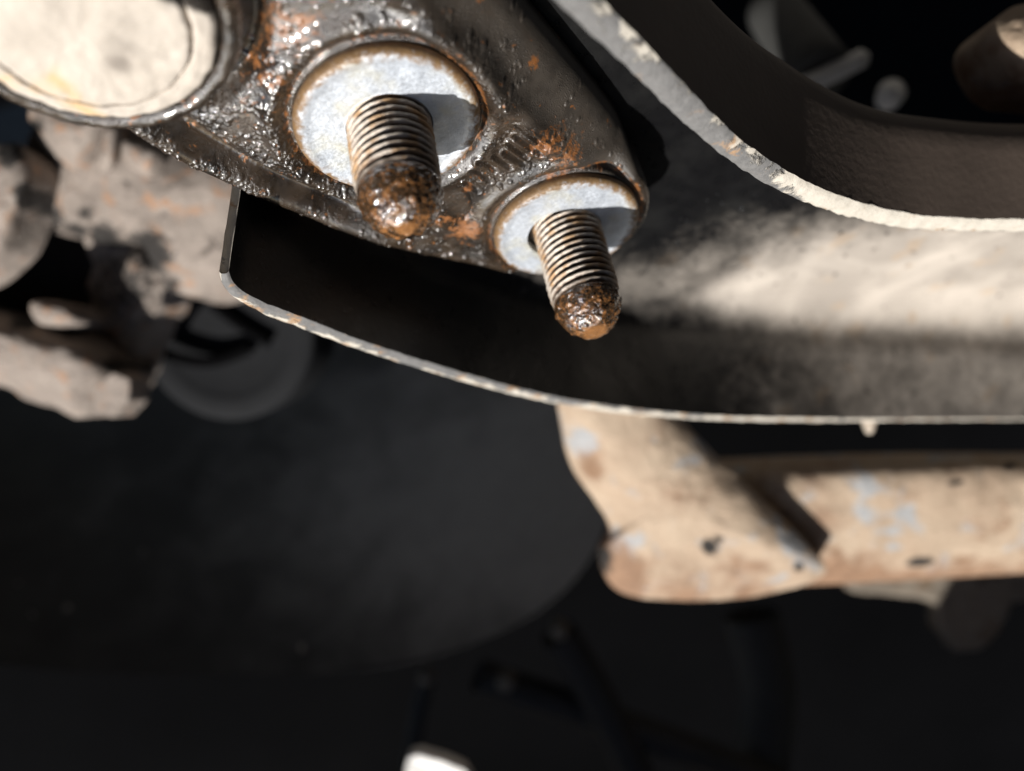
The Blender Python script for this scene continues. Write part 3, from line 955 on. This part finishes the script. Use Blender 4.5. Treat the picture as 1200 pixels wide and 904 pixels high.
for gx_, gy_, ra, rb, gk in ((1080, 659, 17, 5, 1.4), (1120, 566, 12, 5, 1.0), (1182, 548, 9, 6, 0.9), (1010, 600, 8, 5, 0.5), (940, 665, 10, 6, 0.8), (1150, 612, 5, 4, 0.9), (1040, 690, 60, 6, 0.45)):
    gm = np.maximum(gm, gk * np.exp(-((tx - gx_ + (ty - gy_) * 1.0) / ra) ** 2 - ((ty - gy_) / rb) ** 2) * (V[:, 2] > -262))
mesh('tube', V, grid_faces(rows, nseg, True), BEAM, tb, {'grime_shade': gm, 'rusty': np.clip((ty - 640) / 60, 0, 0.6) + 0.25 * np.exp(-((tx - 960) / 60) ** 2) + 0.12}, fix=True)
sp = [(655, 420, 202), (659, 500, 208), (672, 552, 214), (700, 592, 220), (716, 622, 224), (704, 650, 228), (716, 686, 232), (752, 702, 234), (820, 703, 234), (900, 696, 235), (966, 672, 236), (948, 640, 234), (900, 592, 228), (846, 540, 220), (790, 482, 212), (735, 420, 202)]
sd_depth = lambda a, b, o: 210 + (b - 420) * 0.115 + o
pillow('strap', [(p[0], p[1]) for p in sp], 0, 9, 7, BEAM, tb, 1.2, 0.05, 3.0, [(830, 641, 9, 1.3), (842, 633, 7, 0.9), (705, 655, 18, 0.7), (936, 664, 8, 0.7), (745, 600, 30, 0.25), (690, 560, 20, 0.25)], sd_depth, [(725, 680, 50, 0.75), (800, 700, 60, 0.55), (880, 698, 50, 0.5), (705, 640, 30, 0.7), (760, 510, 40, 0.3), (690, 540, 30, 0.35), (780, 590, 40, 0.25)])
rough_solid('hanging_tab', [slab([(985, 650, 340), (1290, 640, 340), (1290, 705, 342), (1186, 708, 344), (1176, 742, 346), (1150, 766, 348), (1120, 764, 348), (1102, 738, 346), (1098, 706, 344), (1000, 696, 342)], 12)], TAB, tb, 1.3, 14, 2.0, 10.0)

# ================================================================== dark clutter at the bottom
def rod(px, r, mat, label, cat, name, bolt=None):
    root = thing(name, at(*px[-1]), label, cat)
    P = catmull(np.array([at(*p) for p in px]), 10)
    t = np.gradient(P, axis=0)
    t /= np.linalg.norm(t, axis=1)[:, None]
    x = np.cross(t, [0.1, 0.2, 0.97])
    x /= np.linalg.norm(x, axis=1)[:, None]
    y = np.cross(t, x)
    th = np.linspace(0, 2 * np.pi, 16, endpoint=False)
    V = P[:, None, :] + r * (np.cos(th)[None, :, None] * x[:, None, :] + np.sin(th)[None, :, None] * y[:, None, :])
    mesh('shaft', V, grid_faces(len(P), 16, True), mat, root)
    if bolt:
        bx, by, bd, br, bm_ = bolt
        c = at(bx, by, bd)
        nn = np.array([-0.35, -0.45, 0.82])
        nn /= np.linalg.norm(nn)
        tube_between('bolt_head', c - nn * br, c + nn * br * 0.5, br, br * 0.9, bm_, root, 6, bevel=0.2)
    return root
rod([(500, 796, 440), (486, 860, 445), (478, 960, 450)], 5, DIM, 'dim sooty vertical stay at the bottom edge', 'stay', 'stay_rod', (499, 795, 430, 4.5, TAB))
rod([(560, 792, 430), (700, 840, 440), (860, 900, 450), (960, 950, 455)], 9, DIM, 'dim sooty diagonal brace in the lower background', 'brace', 'brace_rod', (592, 800, 418, 5.5, TAB))
rod([(655, 742, 420), (690, 800, 430), (742, 900, 440), (760, 960, 445)], 10, DIM, 'dim thick sooty link rising to a small tan bolt', 'link', 'link_rod', (655, 740, 408, 5.5, TAB))
rod([(880, 720, 470), (900, 820, 470), (880, 960, 470)], 16, DIM, 'near-black hose hanging below the crossmember', 'hose', 'hose')
cl = slab([(474, 906, 300), (478, 888, 300), (490, 884, 299), (520, 892, 298), (546, 903, 298), (560, 930, 300), (476, 930, 301)], 8)
o = rough_solid('white_clip', [cl], WHITE, None, 0.8, 5, 0.4, 6.0)
tag(o, 'bright white plastic clip poking up at the bottom edge', 'clip')

# ================================================================== dim fittings behind the upper flange (upper right)
ft = thing('grey_bushing', at(940, 60, 260), 'dim grey cylindrical bushing with pale flange behind the upper edge', 'bushing')
tube_between('barrel', at(905, 10, 285), at(962, 92, 255), 9.5, 10.5, GREY, ft, 28)
tube_between('flange', at(938, 104, 252), at(1016, 66, 252), 3.2, 3.0, PALE, ft, 18, bevel=0.5)
o = tube_between('bolt_shank', at(1046, 106, 262), at(1040, 118, 256), 4.6, 4.0, PALE, None, 18, bevel=0.4)
tag(o, 'small pale bolt end right of the grey bushing', 'bolt')
o = tube_between('pale_pin', at(1000, 147, 262), at(1056, 153, 262), 3.4, 3.2, PALE, None, 18, bevel=0.6)
tag(o, 'short pale horizontal pin below the grey bushing', 'pin')
o = pillow('rod_end', [(1156, 42), (1172, 18), (1206, 4), (1320, 0), (1320, 104), (1216, 108), (1184, 98), (1164, 74)], 0, 7, 12, BEAM, None, 0.8, 0.1, 2.2, [], lambda a, b, o: 160 + (b - 40) * 0.02, [(1190, 90, 30, 0.7), (1160, 60, 20, 0.5)])
tag(o, 'tan rusty rod end at the upper right corner', 'rod end')
